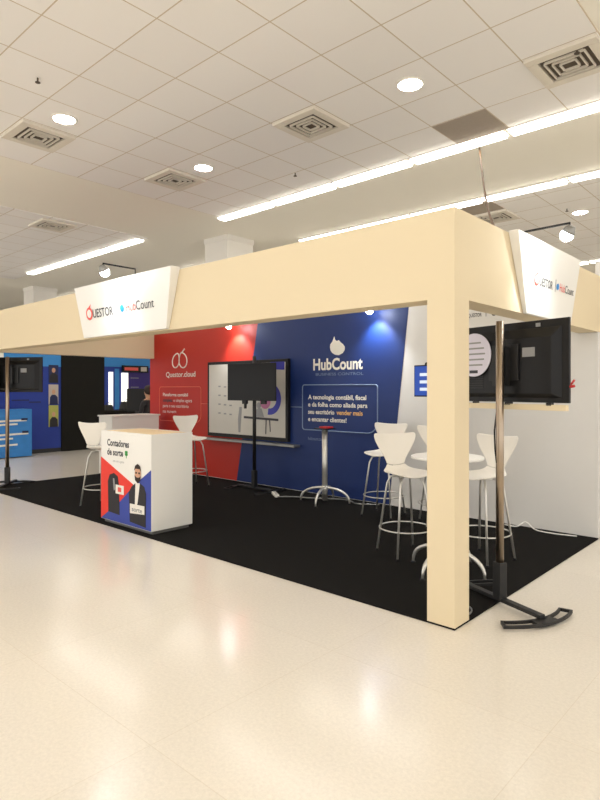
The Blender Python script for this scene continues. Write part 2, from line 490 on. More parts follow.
# blue side: flame, name, text box
fl = [(-5.683+(310+a/10-314)*0.01816, 2.30-(330+b/10-337)*0.0143) for a, b in
      ((255, 70), (262, 100), (280, 118), (300, 108), (315, 128), (342, 152), (360, 180), (358, 210), (338, 240), (300, 258), (265, 252), (235, 232), (218, 205), (213, 175), (216, 145), (236, 120), (246, 95))]
MB().plate(fl, P, 0, 0.006).build('flame_logo', M['ink'], bp_)
text('logo_text', 'HubCount', M['ink'], bp_, P, -5.69, 1.83, 0.90, 0.165, 0.03)
text('logo_subtitle', 'BUSINESS CONTROL', M['softink'], bp_, P, -5.64, 1.745, 0.86, 0.04)
stroke(rbox(-5.905, -4.545, 0.945, 1.61, 0.04, 0.17), 0.009, bp_, 'text_frame', M['softink'], P, True)
stroke([(-6.14, 1.277), (-5.905, 1.277)], 0.007, bp_, 'connector_line', M['softink'], P)
for k, (s, w) in enumerate([('A tecnologia contábil, fiscal', 1.06), ('e da folha como aliada para', 1.08), ('seu escritório', 0.50), ('e encantar clientes!', 0.72)]):
    text('panel_text', s, M['ink'], bp_, P, -5.79, 1.40-0.108*k, w, 0.066, 0.025)
text('panel_text', 'vender mais', M['orangeink'], bp_, P, -5.25, 1.40-0.216, 0.46, 0.066, 0.025)
text('panel_text', 'hubcount.com', M['softink'], bp_, P, -5.79, 0.795, 0.30, 0.05)
# small header marks at the top of the white part
P0 = FY(WY)
text('header_text', 'QUESTOR', M['darkink'], bw, P0, -3.24, 2.405, 0.17, 0.045, 0.01)
MB().plate(rect(-3.02, -3.013, 2.40, 2.455), P0, 0, 0.004).build('header_mark', M['greyink'], bw)
MB().plate(arc(-2.92, 2.43, 0.03, 0, 345, 14), P0, 0, 0.004).build('header_mark', M['darkink'], bw)
text('header_text', 'HubCount', M['darkink'], bw, P0, -2.87, 2.405, 0.18, 0.045, 0.01)

# neighbouring white partition past the right rear corner
tag(MB().box(-1.9, 0.3, 6.80, 6.9, 0, 2.92).build('partition_panel', M['wallwhite']), 'tall white partition of the next booth at the right edge', 'partition')

# ---------------------------------------------------------------- fascia signs
def sign(label, fr, b0, b1, t0, t1, zb, zt, db, dt, origin, parts):
    s = thing('fascia_sign', label, 'sign', origin)
    f = [fr(b0, zb, db), fr(b1, zb, db), fr(b1, zb, 0.002), fr(b0, zb, 0.002),
         fr(t0, zt, dt), fr(t1, zt, dt), fr(t1, zt, 0.002), fr(t0, zt, 0.002)]
    MB().hexa(f).build('panel', M['white'], s, bevel=0.004)
    def fs(u, v, d):
        k = (v-zb)/(zt-zb)
        return fr(u, v, db+(dt-db)*k+0.003+d)
    u = parts['u']; v = parts['v']; L = parts['len']
    h = parts['h']
    MB().plate(arc(u+0.07*h, v+0.05*h, 0.085*h, 0, 345, 20), fs, 0, 0.002).build('logo_ring', M['coral'], s)
    MB().plate(arc(u+0.07*h, v+0.05*h, 0.055*h, 0, 345, 20), fs, 0.002, 0.004).build('logo_centre', M['white'], s)
    MB().plate([(u+0.06*h, v+0.13*h), (u+0.13*h, v+0.17*h), (u+0.10*h, v+0.12*h)], fs, 0, 0.003).build('logo_leaf', M['coral'], s)
    text('logo_text', 'UESTOR', M['darkink'], s, fs, u+0.165*h, v-0.01, L*0.32, 0.115*h, 0.006, 0.002)
    MB().plate(rect(u+L*0.50, u+L*0.505, v-0.03*h, v+0.14*h), fs, 0, 0.002).build('logo_divider', M['greyink'], s)
    MB().plate(arc(u+L*0.56, v+0.05*h, 0.045*h, 0, 345, 16), fs, 0, 0.003).build('logo_dot', M['cyan'], s)
    text('logo_text', 'Hub', M['coral'], s, fs, u+L*0.615, v, L*0.14, 0.115*h, 0.0, 0.002)
    text('logo_text', 'Count', M['darkink'], s, fs, u+L*0.76, v, L*0.24, 0.115*h, 0.0, 0.002)
    return s
sign('white tapered logo sign on the front fascia above the counter', FY(BY0), -6.56, -4.90, -6.66, -4.72, 2.15, 2.74, 0.04, 0.11, (-5.7, BY0, 2.15), dict(u=-6.42, v=2.375, len=1.36, h=0.85))
sign('white tapered logo sign on the side fascia above the big screen', FX(BX1), 4.56, 5.60, 4.28, 5.72, 2.14, 2.73, 0.03, 0.08, (BX1, 5.0, 2.14), dict(u=4.66, v=2.39, len=0.92, h=0.6))

# floodlights on arms
def flood(label, base, head, aim, energy, size=0.3, grp='floodlights on the booth top', col=(0.92, 0.96, 1.0)):
    base = Vector(base); head = Vector(head); aim = Vector(aim)
    t = thing('floodlight', label, 'floodlight', base, grp)
    mid = Vector((base.x, base.y, max(base.z, head.z)+0.05))
    MB().tube([base, mid, (head.x, head.y, mid.z), head], 0.009, 8).build('arm', M['matblack'], t)
    d = (aim-head).normalized()
    MB().tube([head-d*0.03, head+d*0.005, head+d*0.024], [0.026, 0.044, 0.048], 20).build('housing', M['alu'], t)
    MB().tube([head+d*0.025, head+d*0.04, head+d*0.06, head+d*0.08, head+d*0.092], [0.042, 0.048, 0.045, 0.032, 0.010], 20).build('lens', M['flood'], t)
    ld = bpy.data.lights.new('floodlight_beam', 'SPOT')
    ld.energy = energy; ld.spot_size = math.radians(100); ld.spot_blend = 0.7; ld.shadow_soft_size = 0.04; ld.color = col
    lo = bpy.data.objects.new('floodlight_beam', ld); COL.objects.link(lo)
    lo.parent = t; lo.location = head+d*0.11-base
    lo.rotation_euler = d.to_track_quat('-Z', 'Y').to_euler()
flood('floodlight on an arm over the front sign', (-5.60, 3.50, 2.72), (-5.60, 3.12, 2.80), (-5.66, 3.36, 2.45), 13)
flood('floodlight on an arm over the right hand side sign', (-1.86, 4.62, 2.723), (-1.46, 4.60, 2.74), (-1.68, 4.66, 2.45), 13)
flood('floodlight on the wall top shining down the red panel', (-7.33, 6.56, 2.70), (-7.33, 6.30, 2.62), (-7.33, 6.50, 2.2), 34)
flood('floodlight on the wall top shining down the blue panel', (-4.52, 6.56, 2.70), (-4.52, 6.30, 2.62), (-4.52, 6.50, 2.2), 34)

# ---------------------------------------------------------------- wall display on the back wall
wd = thing('wall_display', 'large black framed display board on the back wall', 'display', (-7.1, WY-0.006, 1.37))
MB().box(-8.08, -6.15, WY-0.07, WY-0.006, 0.74, 2.015).build('frame', M['black'], wd, bevel=0.006)
PD = FY(WY-0.07)
bx0, bx1, bz0, bz1 = -8.03, -6.20, 0.80, 1.965
pic = MB().plate(rect(bx0, bx1, bz0, bz1), PD, 0, 0.004).build('picture', M['board'], wd)
PD2 = FY(WY-0.074)
def bxz(x, y): return (-8.08+(x-42)/323.0*1.93, 2.01-(y-90)/320.0*1.27)
MB().plate([bxz(303, 100), bxz(354, 100), bxz(354, 132), bxz(303, 128)], PD2, 0, 0.002).build('picture_corner', M['violet'], pic)
cx, cz = bxz(300, 245)
out = arc(cx, cz, 0.25, -100, 80, 18) + arc(cx, cz, 0.15, 80, -100, 18)
MB().plate(out, PD2, 0, 0.002).build('picture_arc', M['violet'], pic)
MB().plate(arc(cx-0.10, cz-0.04, 0.12, 0, 350, 20), PD2, 0, 0.002).build('picture_bubble', M['pink'], pic)
m = MB()
m.plate([bxz(200, 317), bxz(332, 322), bxz(332, 331), bxz(200, 326)], PD2, 0, 0.002)
m.plate([bxz(285, 328), bxz(289, 328), bxz(287, 385), bxz(284, 385)], PD2, 0, 0.002)
m.plate([bxz(298, 328), bxz(302, 328), bxz(304, 375), bxz(301, 375)], PD2, 0, 0.002)
m.build('picture_desk', M['darkink'], pic)
m = MB()
m.plate([bxz(244, 318), bxz(248, 290), bxz(258, 282), bxz(270, 284), bxz(280, 318)], PD2, 0.002, 0.004)
m.plate(arc(*bxz(259, 272), 0.05, 0, 345, 14), PD2, 0.002, 0.004)
m.build('picture_figure', M['greyink'], pic)
MB().plate([bxz(176, 330), bxz(182, 280), bxz(192, 280), bxz(186, 385), bxz(178, 385)], PD2, 0, 0.002).build('picture_line', M['greyink'], pic)
for r in range(4):
    for c in range(3):
        u, v = bxz(92+24*c, 195+38*r+c*2)
        MB().plate(rect(u, u+0.06, v-0.012, v+0.012), PD2, 0, 0.002).build('picture_mark', M['greyink'], pic)
tag(MB().box(-8.11, -5.95, WY-0.15, WY-0.006, 0.675, 0.712).build('display_shelf', M['alu'], bevel=0.004), 'thin grey ledge under the big display board', 'shelf')

# ---------------------------------------------------------------- television stands and televisions
def rot(z, loc): return Matrix.Translation(loc) @ Matrix.Rotation(z, 4, 'Z')
def tv_stand(label, x, y, rz, top, metal, grp='television stands'):
    t = thing('television_stand', label, 'stand', (x, y, 0), grp)
    m = rot(rz, (x, y, 0))
    q = lambda a, b, c: m @ Vector((a, b, c))
    MB().tube([q(0, 0, 0.30), q(0, 0, top)], 0.028, 20).build('pole', metal, t)
    MB().box(-0.035, 0.035, -0.035, 0.035, 0.045, 0.31, m).build('sleeve', M['matblack'], t, bevel=0.005)
    MB().box(-0.38, 0.38, -0.026, 0.026, 0.034, 0.06, m).build('base_bar', M['matblack'], t, bevel=0.004)
    for s in (1, -1):
        mb = MB()
        n = 16; R = 0.55
        def pt(a, r): return (s*(0.40-R+r*math.cos(a)), r*math.sin(a))
        A = 0.56
        def ringseg(r0, r1, a0, a1, k):
            for i in range(k):
                aa, bb = a0+(a1-a0)*i/k, a0+(a1-a0)*(i+1)/k
                p = [pt(aa, r0), pt(bb, r0), pt(bb, r1), pt(aa, r1)]
                mb.hexa([q(u, v, 0.014) for u, v in p]+[q(u, v, 0.034) for u, v in p])
        ringseg(R-0.045, R-0.030, -A, A, n); ringseg(R+0.030, R+0.045, -A, A, n)
        ringseg(R-0.030, R+0.030, -A, -A+0.03, 1); ringseg(R-0.030, R+0.030, A-0.03, A, 1); ringseg(R-0.030, R+0.030, -0.16, 0.16, 5)
        mb.build('foot', M['matblack'], t)
    return t
def tv(label, x, y, rz, z0, w, h, grp='televisions on stands', face=1, brand=True):
    # local: the back of the set looks towards -y, the screen towards +y (face=1)
    t = thing('television', label, 'television', (x, y, z0), grp)
    m = rot(rz, (x, y, z0))
    if face < 0: m = m @ Matrix.Rotation(PI, 4, 'Z')
    hw = w/2
    MB().box(-hw, hw, 0.032, 0.052, 0, h, m).build('bezel', M['black'], t, bevel=0.003)
    MB().box(-hw+0.012, hw-0.012, 0.0525, 0.054, 0.02, h-0.012, m).build('screen', M['glass'], t)
    mb = MB()
    v = [(-hw+0.05, 0.032, 0.03), (hw-0.05, 0.032, 0.03), (hw-0.05, 0.032, h-0.05), (-hw+0.05, 0.032, h-0.05),
         (-hw+0.11, -0.004, 0.06), (hw-0.11, -0.004, 0.06), (hw-0.11, -0.004, h-0.12), (-hw+0.11, -0.004, h-0.12)]
    mb.hexa([m @ Vector(p) for p in v]); mb.build('back_cover', M['black'], t, bevel=0.006)
    MB().box(-0.13, 0.13, -0.018, -0.004, h*0.5-0.13, h*0.5+0.13, m).build('mounting_plate', M['matblack'], t)
    mb = MB()
    for k in range(7): mb.box(-hw+0.14+0.001, -hw+0.30, -0.008, -0.004, 0.10+k*0.018, 0.108+k*0.018, m)
    mb.build('vent_slots', M['matblack'], t)
    MB().box(hw*0.32, hw*0.32+0.10, -0.009, -0.004, h*0.56, h*0.56+0.065, m).build('rating_label', M['greyink'], t)
    MB().box(hw*0.50, hw*0.50+0.03, 0.02, 0.031, h-0.045, h-0.02, m).build('screw_cap', M['greyink'], t)
    return t, m
# right hand set, seen from behind
A1 = math.radians(-19)
st1 = tv_stand('tall steel television stand beside the cream pillar', -1.775, 4.08, math.radians(-22), 2.035, M['steel'])
t1, m1 = tv('big black television seen from behind at the right', -1.785, 4.185, math.radians(-15.5), 1.455, 0.985, 0.575)
mb = MB(); mb.box(-0.06, 0.06, -0.062, -0.018, 0.12, 0.40, m1); mb.build('bracket', M['matblack'], t1)
mb = MB(); mb.box(-0.49, 0.49, 0.0, 0.03, -0.052, -0.012, m1); mb.build('lower_strip', M['cream'], t1)['label'] = 'cream strip under the television'
mb = MB()
mb.box(-0.30, -0.26, -0.0, 0.03, -0.014, 0.0, m1); mb.box(0.0, 0.05, 0.0, 0.03, -0.02, 0.0, m1); mb.box(0.34, 0.38, 0.0, 0.03, -0.02, 0.0, m1)
mb.build('clip', M['matblack'], t1)
mb = MB(); pts = [m1 @ Vector(p) for p in ((0.46, 0.03, 0.16), (0.51, 0.02, 0.14), (0.53, 0.02, 0.11), (0.50, 0.02, 0.09))]
mb.tube([m1 @ Vector((0.494, 0.04, 0.11)), m1 @ Vector((0.525, 0.04, 0.115))], 0.010, 6); mb.tube([m1 @ Vector((0.525, 0.04, 0.155)), m1 @ Vector((0.50, 0.04, 0.125))], 0.007, 6); mb.build('plug_tail', M['redplastic'], t1)['label'] = 'red plug tail at the edge'
# hanging cable down the pole
pc = [(-1.80, 4.16, 1.52), (-1.815, 4.12, 1.40), (-1.82, 4.09, 1.25), (-1.805, 4.065, 1.12), (-1.79, 4.06, 1.02)]
MB().tube(pc, 0.006, 8).build('power_lead', M['black'], st1)
# round card on the back of the set
rc = thing('round_card', 'round lilac white notice card on the back of the right television', 'card', m1 @ Vector((-0.265, -0.022, 0.355)))
def FC(u, v, d): return m1 @ Vector((u, -0.022-d, v+0.01))
MB().plate([(-0.265+0.165*math.cos(2*PI*i/40), 0.345+0.165*math.sin(2*PI*i/40)) for i in range(40)], FC, 0, 0.006).build('disc', M['lilac'], rc)
def FC2(u, v, d): return FC(u, v, 0.006+d)
for k, w in enumerate((0.14, 0.20, 0.22, 0.20, 0.17)):
    mb = MB()
    mb.plate(rect(-0.265-w/2, -0.265+w/2, 0.43-0.042*k, 0.442-0.042*k), FC2, 0, 0.001); mb.build('printed_line', M['greyink'], rc)
MB().plate(rect(-0.305, -0.225, 0.205, 0.228), FC2, 0, 0.001).build('printed_tab', M['darkink'], rc)

# left hand set
tv_stand('tall television stand at the far left edge of the carpet', -9.70, 3.76, math.radians(-40), 2.06, M['steel'])
t2, m2 = tv('black television seen from behind at the far left', -9.74, 3.84, math.radians(34), 1.50, 1.02, 0.56)
mb = MB(); mb.box(-0.06, 0.06, -0.075, -0.018, 0.14, 0.40, m2); mb.build('bracket', M['matblack'], t2)
# middle set in front of the wall display
tv_stand('slim black television stand in front of the wall display', -6.55, 6.16, 0, 2.05, M['matblack'])
t3, m3 = tv('black television on the stand in front of the wall display', -6.44, 6.03, math.radians(8), 1.375, 0.92, 0.56, face=-1)
mb = MB(); mb.box(-0.05, 0.05, -0.08, -0.018, 0.12, 0.42, m3); mb.build('bracket', M['matblack'], t3)
mb = MB(); mb.box(0.12, 0.20, -0.03, 0.02, -0.05, 0.0, m3); mb.box(0.14, 0.17, -0.02, 0.01, -0.12, -0.05, m3); mb.box(-0.24, -0.16, -0.03, 0.02, -0.05, 0.0, m3)
mb.build('hanging_foot', M['matblack'], t3)

# blue screen on a wall arm, left of the pillar
bs = thing('wall_screen', 'small blue lit screen on a wall arm beside the cream pillar', 'screen', (-3.4, 6.55, 1.7))
MB().tube([(-3.62, 6.55, 1.86), (-3.62, 6.30, 1.86), (-3.52, 6.06, 1.84)], 0.022, 8).build('arm', M['matblack'], bs)
MB().box(-3.67, -3.55, 6.50, 6.549, 1.80, 1.92).build('wall_plate', M['matblack'], bs)
mr = rot(math.radians(-16), (-3.68, 6.05, 0))
MB().box(0.0, 0.62, 0, 0.035, 1.46, 1.83, mr).build('bezel', M['black'], bs, bevel=0.003)
MB().box(0.012, 0.608, -0.003, -0.0005, 1.475, 1.815, mr).build('screen', emit('blue_screen_glow', srgb(30, 70, 160), 0.7, (0.01, 0.02, 0.05, 1)), bs)
mb = MB()
for k in range(3): mb.box(0.10, 0.45-0.05*k, -0.005, -0.0035, 1.70-0.085*k, 1.735-0.085*k, mr)
mb.build('screen_lines', emit('white_screen_glow', (0.8, 0.88, 1, 1), 0.6, (0.1, 0.1, 0.1, 1)), bs)

# ---------------------------------------------------------------- bar stools
def make_stool():
    t = thing('bar_stool', '', 'bar stool', (0, 0, 0), 'white bar stools')
    # profile of the shell, front edge -> rear of seat -> top of back ; (y, z, half width)
    prof = [(0.205, 0.742, 0.10), (0.195, 0.752, 0.155), (0.16, 0.762, 0.19), (0.09, 0.765, 0.205), (0.0, 0.762, 0.205), (-0.08, 0.762, 0.19), (-0.135, 0.768, 0.155),
            (-0.168, 0.785, 0.115), (-0.188, 0.815, 0.098), (-0.200, 0.86, 0.105), (-0.212, 0.92, 0.14), (-0.224, 0.99, 0.185), (-0.236, 1.06, 0.222), (-0.243, 1.10, 0.232), (-0.247, 1.125, 0.218)]
    def shell(rows, name):
        bm = bmesh.new(); n = 12; grid = []
        for (y, z, hw) in rows:
            r = []
            for i in range(n+1):
                s = -1+2*i/n
                x = s*hw
                back = max(0.0, min(1.0, (z-0.80)/0.15))
                seat = 1-back
                zz = z + seat*0.018*(abs(s)**2.2) - (0.016*(1-abs(s))*0 + 0)
                yy = y + back*0.045*(abs(s)**2)*(hw/0.23)
                if z > 1.09: zz = z - 0.014*math.cos(s*PI/2) + 0.004
                r.append(bm.verts.new((x, yy, zz)))
            grid.append(r)
        for a in range(len(grid)-1):
            for i in range(n):
                f = bm.faces.new((grid[a][i], grid[a][i+1], grid[a+1][i+1], grid[a+1][i])); f.smooth = True
        me = bpy.data.meshes.new(name); bm.to_mesh(me); bm.free(); me.materials.append(M['seat'])
        o = bpy.data.objects.new(name, me); COL.objects.link(o); o.parent = t
        s = o.modifiers.new('thickness', 'SOLIDIFY'); s.thickness = 0.012; s.offset = 0
        s = o.modifiers.new('round', 'SUBSURF'); s.levels = 1; s.render_levels = 2
        return o
    shell(prof[:9], 'seat'); shell(prof[8:], 'backrest')
    m = MB(); m.disc((0, 0, 0.735), 0.09, 0.02, 20); m.build('seat_plate', M['satin'], t)
    for sx in (-1, 1):
        for sy in (-1, 1):
            m = MB(); m.tube([(sx*0.05, sy*0.05, 0.737), (sx*0.10, sy*0.10, 0.725), (sx*0.125, sy*0.125, 0.66), (sx*0.195, sy*0.195, 0.028)], 0.0105, 10)
            l = m.build('leg', M['satin'], t)
            MB().disc((sx*0.195, sy*0.195, 0.012), 0.014, 0.018, 12).build('foot_cap', M['matblack'], l)
    R = 0.243
    MB().tube([(R*math.cos(2*PI*j/36), R*math.sin(2*PI*j/36), 0.255) for j in range(36)], 0.007, 8, closed=True).build('footrest_ring', M['satin'], t)
    return t
stool = make_stool()
# (x, y, heading in degrees of the sitter, 0 = looking along +Y)
def camdir(a):     # heading that looks a degrees right of the camera's own view direction
    return 42.3 - a
spots = [(-2.97, 4.73, camdir(160), 'white bar stool nearest the camera, left of the cream pillar'),
         (-4.08, 6.00, camdir(-145), 'white bar stool tucked behind the nearest one by the blue wall'),
         (-2.36, 5.06, camdir(-125), 'white bar stool right of the pillar behind the steel pole'),
         (-3.32, 6.02, camdir(180), 'white bar stool mostly hidden behind the cream pillar'),
         (-7.15, 3.98, camdir(22), 'white bar stool at the left of the printed counter'),
         (-7.55, 5.74, camdir(140), 'white bar stool behind the counter in front of the red wall')]
for k, (x, y, a, lab) in enumerate(spots):
    if k == 0:
        stool.location = (x, y, 0); stool.rotation_euler = (0, 0, math.radians(a)); stool['label'] = lab
    else: dup(stool, (x, y, 0), math.radians(a), lab)

# ---------------------------------------------------------------- high tables
def high_table(label, x, y, top=True, rz=45.0, zt=0.985):
    t = thing('high_table', label, 'high table', (x, y, 0), 'chrome footed high tables')
    MB().tube([(x, y, 0.05), (x, y, zt-0.02)], 0.038, 24).build('column', M['satin'], t)
    MB().tube([(x, y, 0.045), (x, y, 0.20), (x, y, 0.24)], [0.03, 0.045, 0.040], 20).build('collar', M['satin'], t)
    for k in range(4):
        a = math.radians(rz+90*k); ca, sa = math.cos(a), math.sin(a)
        pts = []
        for i in range(11):
            s = i/10.0
            r = 0.02+0.33*math.sin(s*PI/2)**1.0
            z = 0.19*math.cos(s*PI/2)**0.8+0.028
            pts.append((x+r*ca, y+r*sa, z))
        l = MB().tube(pts, [0.017]*8+[0.015, 0.013, 0.011], 10).build('leg', M['satin'], t)
        MB().disc((x+0.35*ca, y+0.35*sa, 0.0125), 0.022, 0.012, 14).build('foot_cap', M['matblack'], l)
    if top:
        m = MB(); m.disc((x, y, zt-0.022), 0.30, 0.022, 48); m.build('tabletop', M['white'], t, bevel=0.005)
    return t
high_table('white round high table between the stools behind the pillar', -2.416, 4.50, rz=-5)
high_table('white round high table left of the printed counter', -6.72, 4.24, rz=-75)
hb = high_table('bare chrome table pedestal without a top against the blue wall', -5.10, 6.10, top=False, rz=20, zt=1.03)
MB().box(-5.21, -4.99, 6.0, 6.2, 1.008, 1.022).build('mounting_plate', M['black'], hb, bevel=0.003)
tag(MB().box(-5.14, -5.0, 6.03, 6.16, 1.022, 1.045).build('red_box', M['redplastic'], bevel=0.004), 'small red box lying on the bare table pedestal', 'box')

# ---------------------------------------------------------------- printed counter
cx0, cx1, cy0, cy1, ct = -6.32, -5.29, 3.50, 4.03, 1.07
ctr = thing('reception_counter', 'white reception counter with printed red and blue front', 'counter', ((cx0+cx1)/2, (cy0+cy1)/2, 0))
MB().box(cx0+0.03, cx1-0.03, cy0+0.03, cy1-0.03, 0.0125, 0.05).build('plinth', M['alu'], ctr)
MB().box(cx0, cx1, cy0, cy1, 0.05, ct-0.012).build('body', M['white'], ctr, bevel=0.003)
m = MB(); m.box(cx0, cx1, cy0, cy0+0.02, ct-0.012, ct); m.box(cx1-0.02, cx1, cy0+0.02, cy1, ct-0.012, ct); m.box(cx0, cx0+0.02, cy0+0.02, cy1, ct-0.012, ct); m.box(cx0+0.02, cx1-0.02, cy1-0.02, cy1, ct-0.012, ct)
m.build('rim', M['white'], ctr)
MB().box(cx0+0.02, cx1-0.02, cy0+0.02, cy1-0.02, ct-0.012, ct-0.004).build('worktop', M['wood'], ctr)
Q = FY(cy0)
pr = MB().plate(rect(cx0+0.003, cx1-0.003, 0.055, ct-0.02), Q, 0, 0.002).build('print', M['white'], ctr)
Q = FY(cy0-0.002)
MB().plate([(-6.317, 0.765), (-5.617, 0.505), (-5.90, 0.296), (-6.317, 0.056)], Q, 0, 0.002).build('red_triangle', M['brred'], pr)
MB().plate([(-5.293, 0.70), (-5.617, 0.505), (-5.90, 0.296), (-6.317, 0.056), (-5.293, 0.056)], Q, 0, 0.0015).build('blue_field', M['brblue'], pr)
Q2 = FY(cy0-0.004)
m = MB(); m.plate([(-6.16, 0.50), (-6.12, 0.575), (-6.03, 0.60), (-5.95, 0.57), (-5.925, 0.48), (-5.91, 0.14), (-6.15, 0.15)], Q2, 0, 0.002); m.build('dark_figure', M['suit'], pr)
MB().plate([(-6.05, 0.54), (-6.02, 0.54), (-6.0, 0.42), (-6.03, 0.40)], Q2, 0.002, 0.003).build('figure_highlight', M['greyink'], pr)
MB().plate(rect(-5.99, -5.82, 0.375, 0.475), Q2, 0.002, 0.004).build('name_tag', M['ink'], pr)
Q3 = FY(cy0-0.008)
MB().plate(rect(-5.94, -5.87, 0.40, 0.45), Q3, 0, 0.001).build('tag_mark', M['coral'], pr)
m = MB(); m.plate([(-5.72, 0.42), (-5.66, 0.49), (-5.58, 0.535), (-5.50, 0.54), (-5.42, 0.51), (-5.385, 0.44), (-5.39, 0.08), (-5.70, 0.10)], Q2, 0, 0.002); m.build('suit_figure', M['suit'], pr)
MB().plate([(-5.585, 0.535), (-5.50, 0.54), (-5.545, 0.32), (-5.60, 0.24)], Q2, 0.002, 0.003).build('shirt', M['ink'], pr)
m = MB(); m.plate([(-5.54+0.058*math.cos(2*PI*i/20), 0.635+0.088*math.sin(2*PI*i/20)) for i in range(20)], Q2, 0.003, 0.004); m.build('printed_face', M['skin'], pr)
m = MB(); m.plate([(-5.60, 0.62), (-5.59, 0.565), (-5.54, 0.535), (-5.49, 0.565), (-5.48, 0.62), (-5.51, 0.60), (-5.54, 0.595), (-5.57, 0.60)], Q2, 0.004, 0.005)
m.plate([(-5.61, 0.665), (-5.59, 0.72), (-5.54, 0.745), (-5.49, 0.72), (-5.475, 0.665), (-5.50, 0.69), (-5.58, 0.69)], Q2, 0.004, 0.005)
m.plate(rect(-5.585, -5.552, 0.637, 0.655), Q2, 0.004, 0.005); m.plate(rect(-5.528, -5.495, 0.637, 0.655), Q2, 0.004, 0.005)
m.build('printed_hair', M['hair'], pr)
MB().plate([(-5.69, 0.195), (-5.41, 0.215), (-5.41, 0.305), (-5.69, 0.30)], Q2, 0.004, 0.006).build('name_tag', M['ink'], pr)
Q4 = FY(cy0-0.010)
text('tag_text', 'sorte', M['greyink'], pr, Q4, -5.65, 0.225, 0.20, 0.05, 0.02, 0.001)
text('print_text', 'Contadores', M['darkink'], pr, Q, -6.18, 0.905, 0.46, 0.075, 0.03, 0.001)
text('print_text', 'de sorte', M['darkink'], pr, Q, -6.18, 0.80, 0.34, 0.075, 0.03, 0.001)
m = MB()
for dx, dz in ((-0.013, 0.012), (0.013, 0.012), (-0.013, -0.012), (0.013, -0.012)): m.plate(arc(-5.775+dx, 0.84+dz, 0.016, 0, 330, 10), Q, 0, 0.001)
m.plate(rect(-5.78, -5.768, 0.785, 0.83), Q, 0, 0.001)
m.build('clover_mark', M['green'], pr)
text('print_text', 'vem com a gente', M['greyink'], pr, Q, -6.06, 0.725, 0.24, 0.028, 0.0, 0.001)

# ---------------------------------------------------------------- back white counter
wc = thing('storage_counter', 'plain white counter at the back left corner of the carpet', 'counter', (-9.45, 5.75, 0))
MB().box(-9.72, -9.28, 5.34, 6.30, 0.05, 1.06).build('body', M['white'], wc, bevel=0.004)
MB().box(-9.69, -9.31, 5.37, 6.27, 0.0125, 0.05).build('plinth', M['alu'], wc)
MB().box(-9.74, -9.26, 5.32, 6.32, 1.06, 1.085).build('worktop', M['white'], wc, bevel=0.003)

# ---------------------------------------------------------------- cables and power strip on the carpet
ps = thing('power_strip', 'white power strip on the carpet under the wall display', 'power strip', (-5.96, 6.02, 0.012))
mr = rot(math.radians(-35), (-5.96, 6.02, 0))
MB().box(-0.15, 0.15, -0.03, 0.03, 0.012, 0.05, mr).build('body', M['white'], ps, bevel=0.006)
for k in range(3): MB().disc(tuple(mr @ Vector((-0.09+0.09*k, 0, 0.05))), 0.018, 0.003, 14).build('socket', M['greyink'], ps)
def floor_cable(pts, r, material, label):
    n = []
    P_ = [Vector(p) for p in pts]
    for i in range(len(P_)-1):
        p0 = P_[max(i-1, 0)]; p1 = P_[i]; p2 = P_[i+1]; p3 = P_[min(i+2, len(P_)-1)]
        for s in range(6):
            t = s/6.0
            n.append(0.5*((2*p1)+(-p0+p2)*t+(2*p0-5*p1+4*p2-p3)*t*t+(-p0+3*p1-3*p2+p3)*t**3))
    n.append(P_[-1])
    tag(MB().tube(n, r, 8).build('floor_cable', material), label, 'cable')
floor_cable([(-5.83, 5.93, 0.024), (-5.65, 6.12, 0.021), (-5.4, 6.2, 0.021), (-5.0, 6.42, 0.021), (-4.7, 6.3, 0.021), (-4.45, 6.45, 0.021)], 0.009, M['alu'], 'grey cable on the carpet from the power strip towards the pedestal')
floor_cable([(-2.75, 6.45, 0.021), (-2.6, 6.42, 0.03), (-2.52, 6.47, 0.08), (-2.40, 6.44, 0.02), (-2.2, 6.40, 0.02), (-1.98, 6.45, 0.02)], 0.007, M['white'], 'thin white cable along the foot of the white wall')
floor_cable([(-2.0, 3.90, 0.018), (-1.88, 3.84, 0.018), (-1.84, 3.74, 0.018), (-1.87, 3.68, 0.018), (-1.93, 3.69, 0.018)], 0.006, M['alu'], 'short looped grey cable behind the pillar foot')

# ---------------------------------------------------------------- booth across the aisle
X2 = -14.2
ab = thing('blue_booth_wall', 'deep blue exhibition wall across the aisle with sky blue header', 'wall panel', (X2, 5.0, 0))
MB().box(X2-0.08, X2, 2.2, 6.78, 0.10, 2.10).build('blue_panel', M['royal'], ab)
MB().box(X2-0.08, X2+0.005, 5.42, 6.78, 2.10, 2.62).build('header', M['skyblue'], ab)
MB().box(X2-0.08, X2+0.005, 2.2, 5.42, 2.10, 2.62).build('header', M['white'], ab)
MB().box(X2-0.08, X2, 2.2, 6.78, 0.0, 0.10).build('plinth', M['matblack'], ab)
R2 = FX(X2)
for (y0, z0, w) in ((5.95, 2.02, 0.32), (5.98, 1.75, 0.30), (6.0, 1.25, 0.28), (5.6, 1.30, 0.40)):
    MB().plate(rect(y0, y0+w, z0-0.03, z0), R2, 0, 0.003).build('faint_writing', M['portblue'], ab)
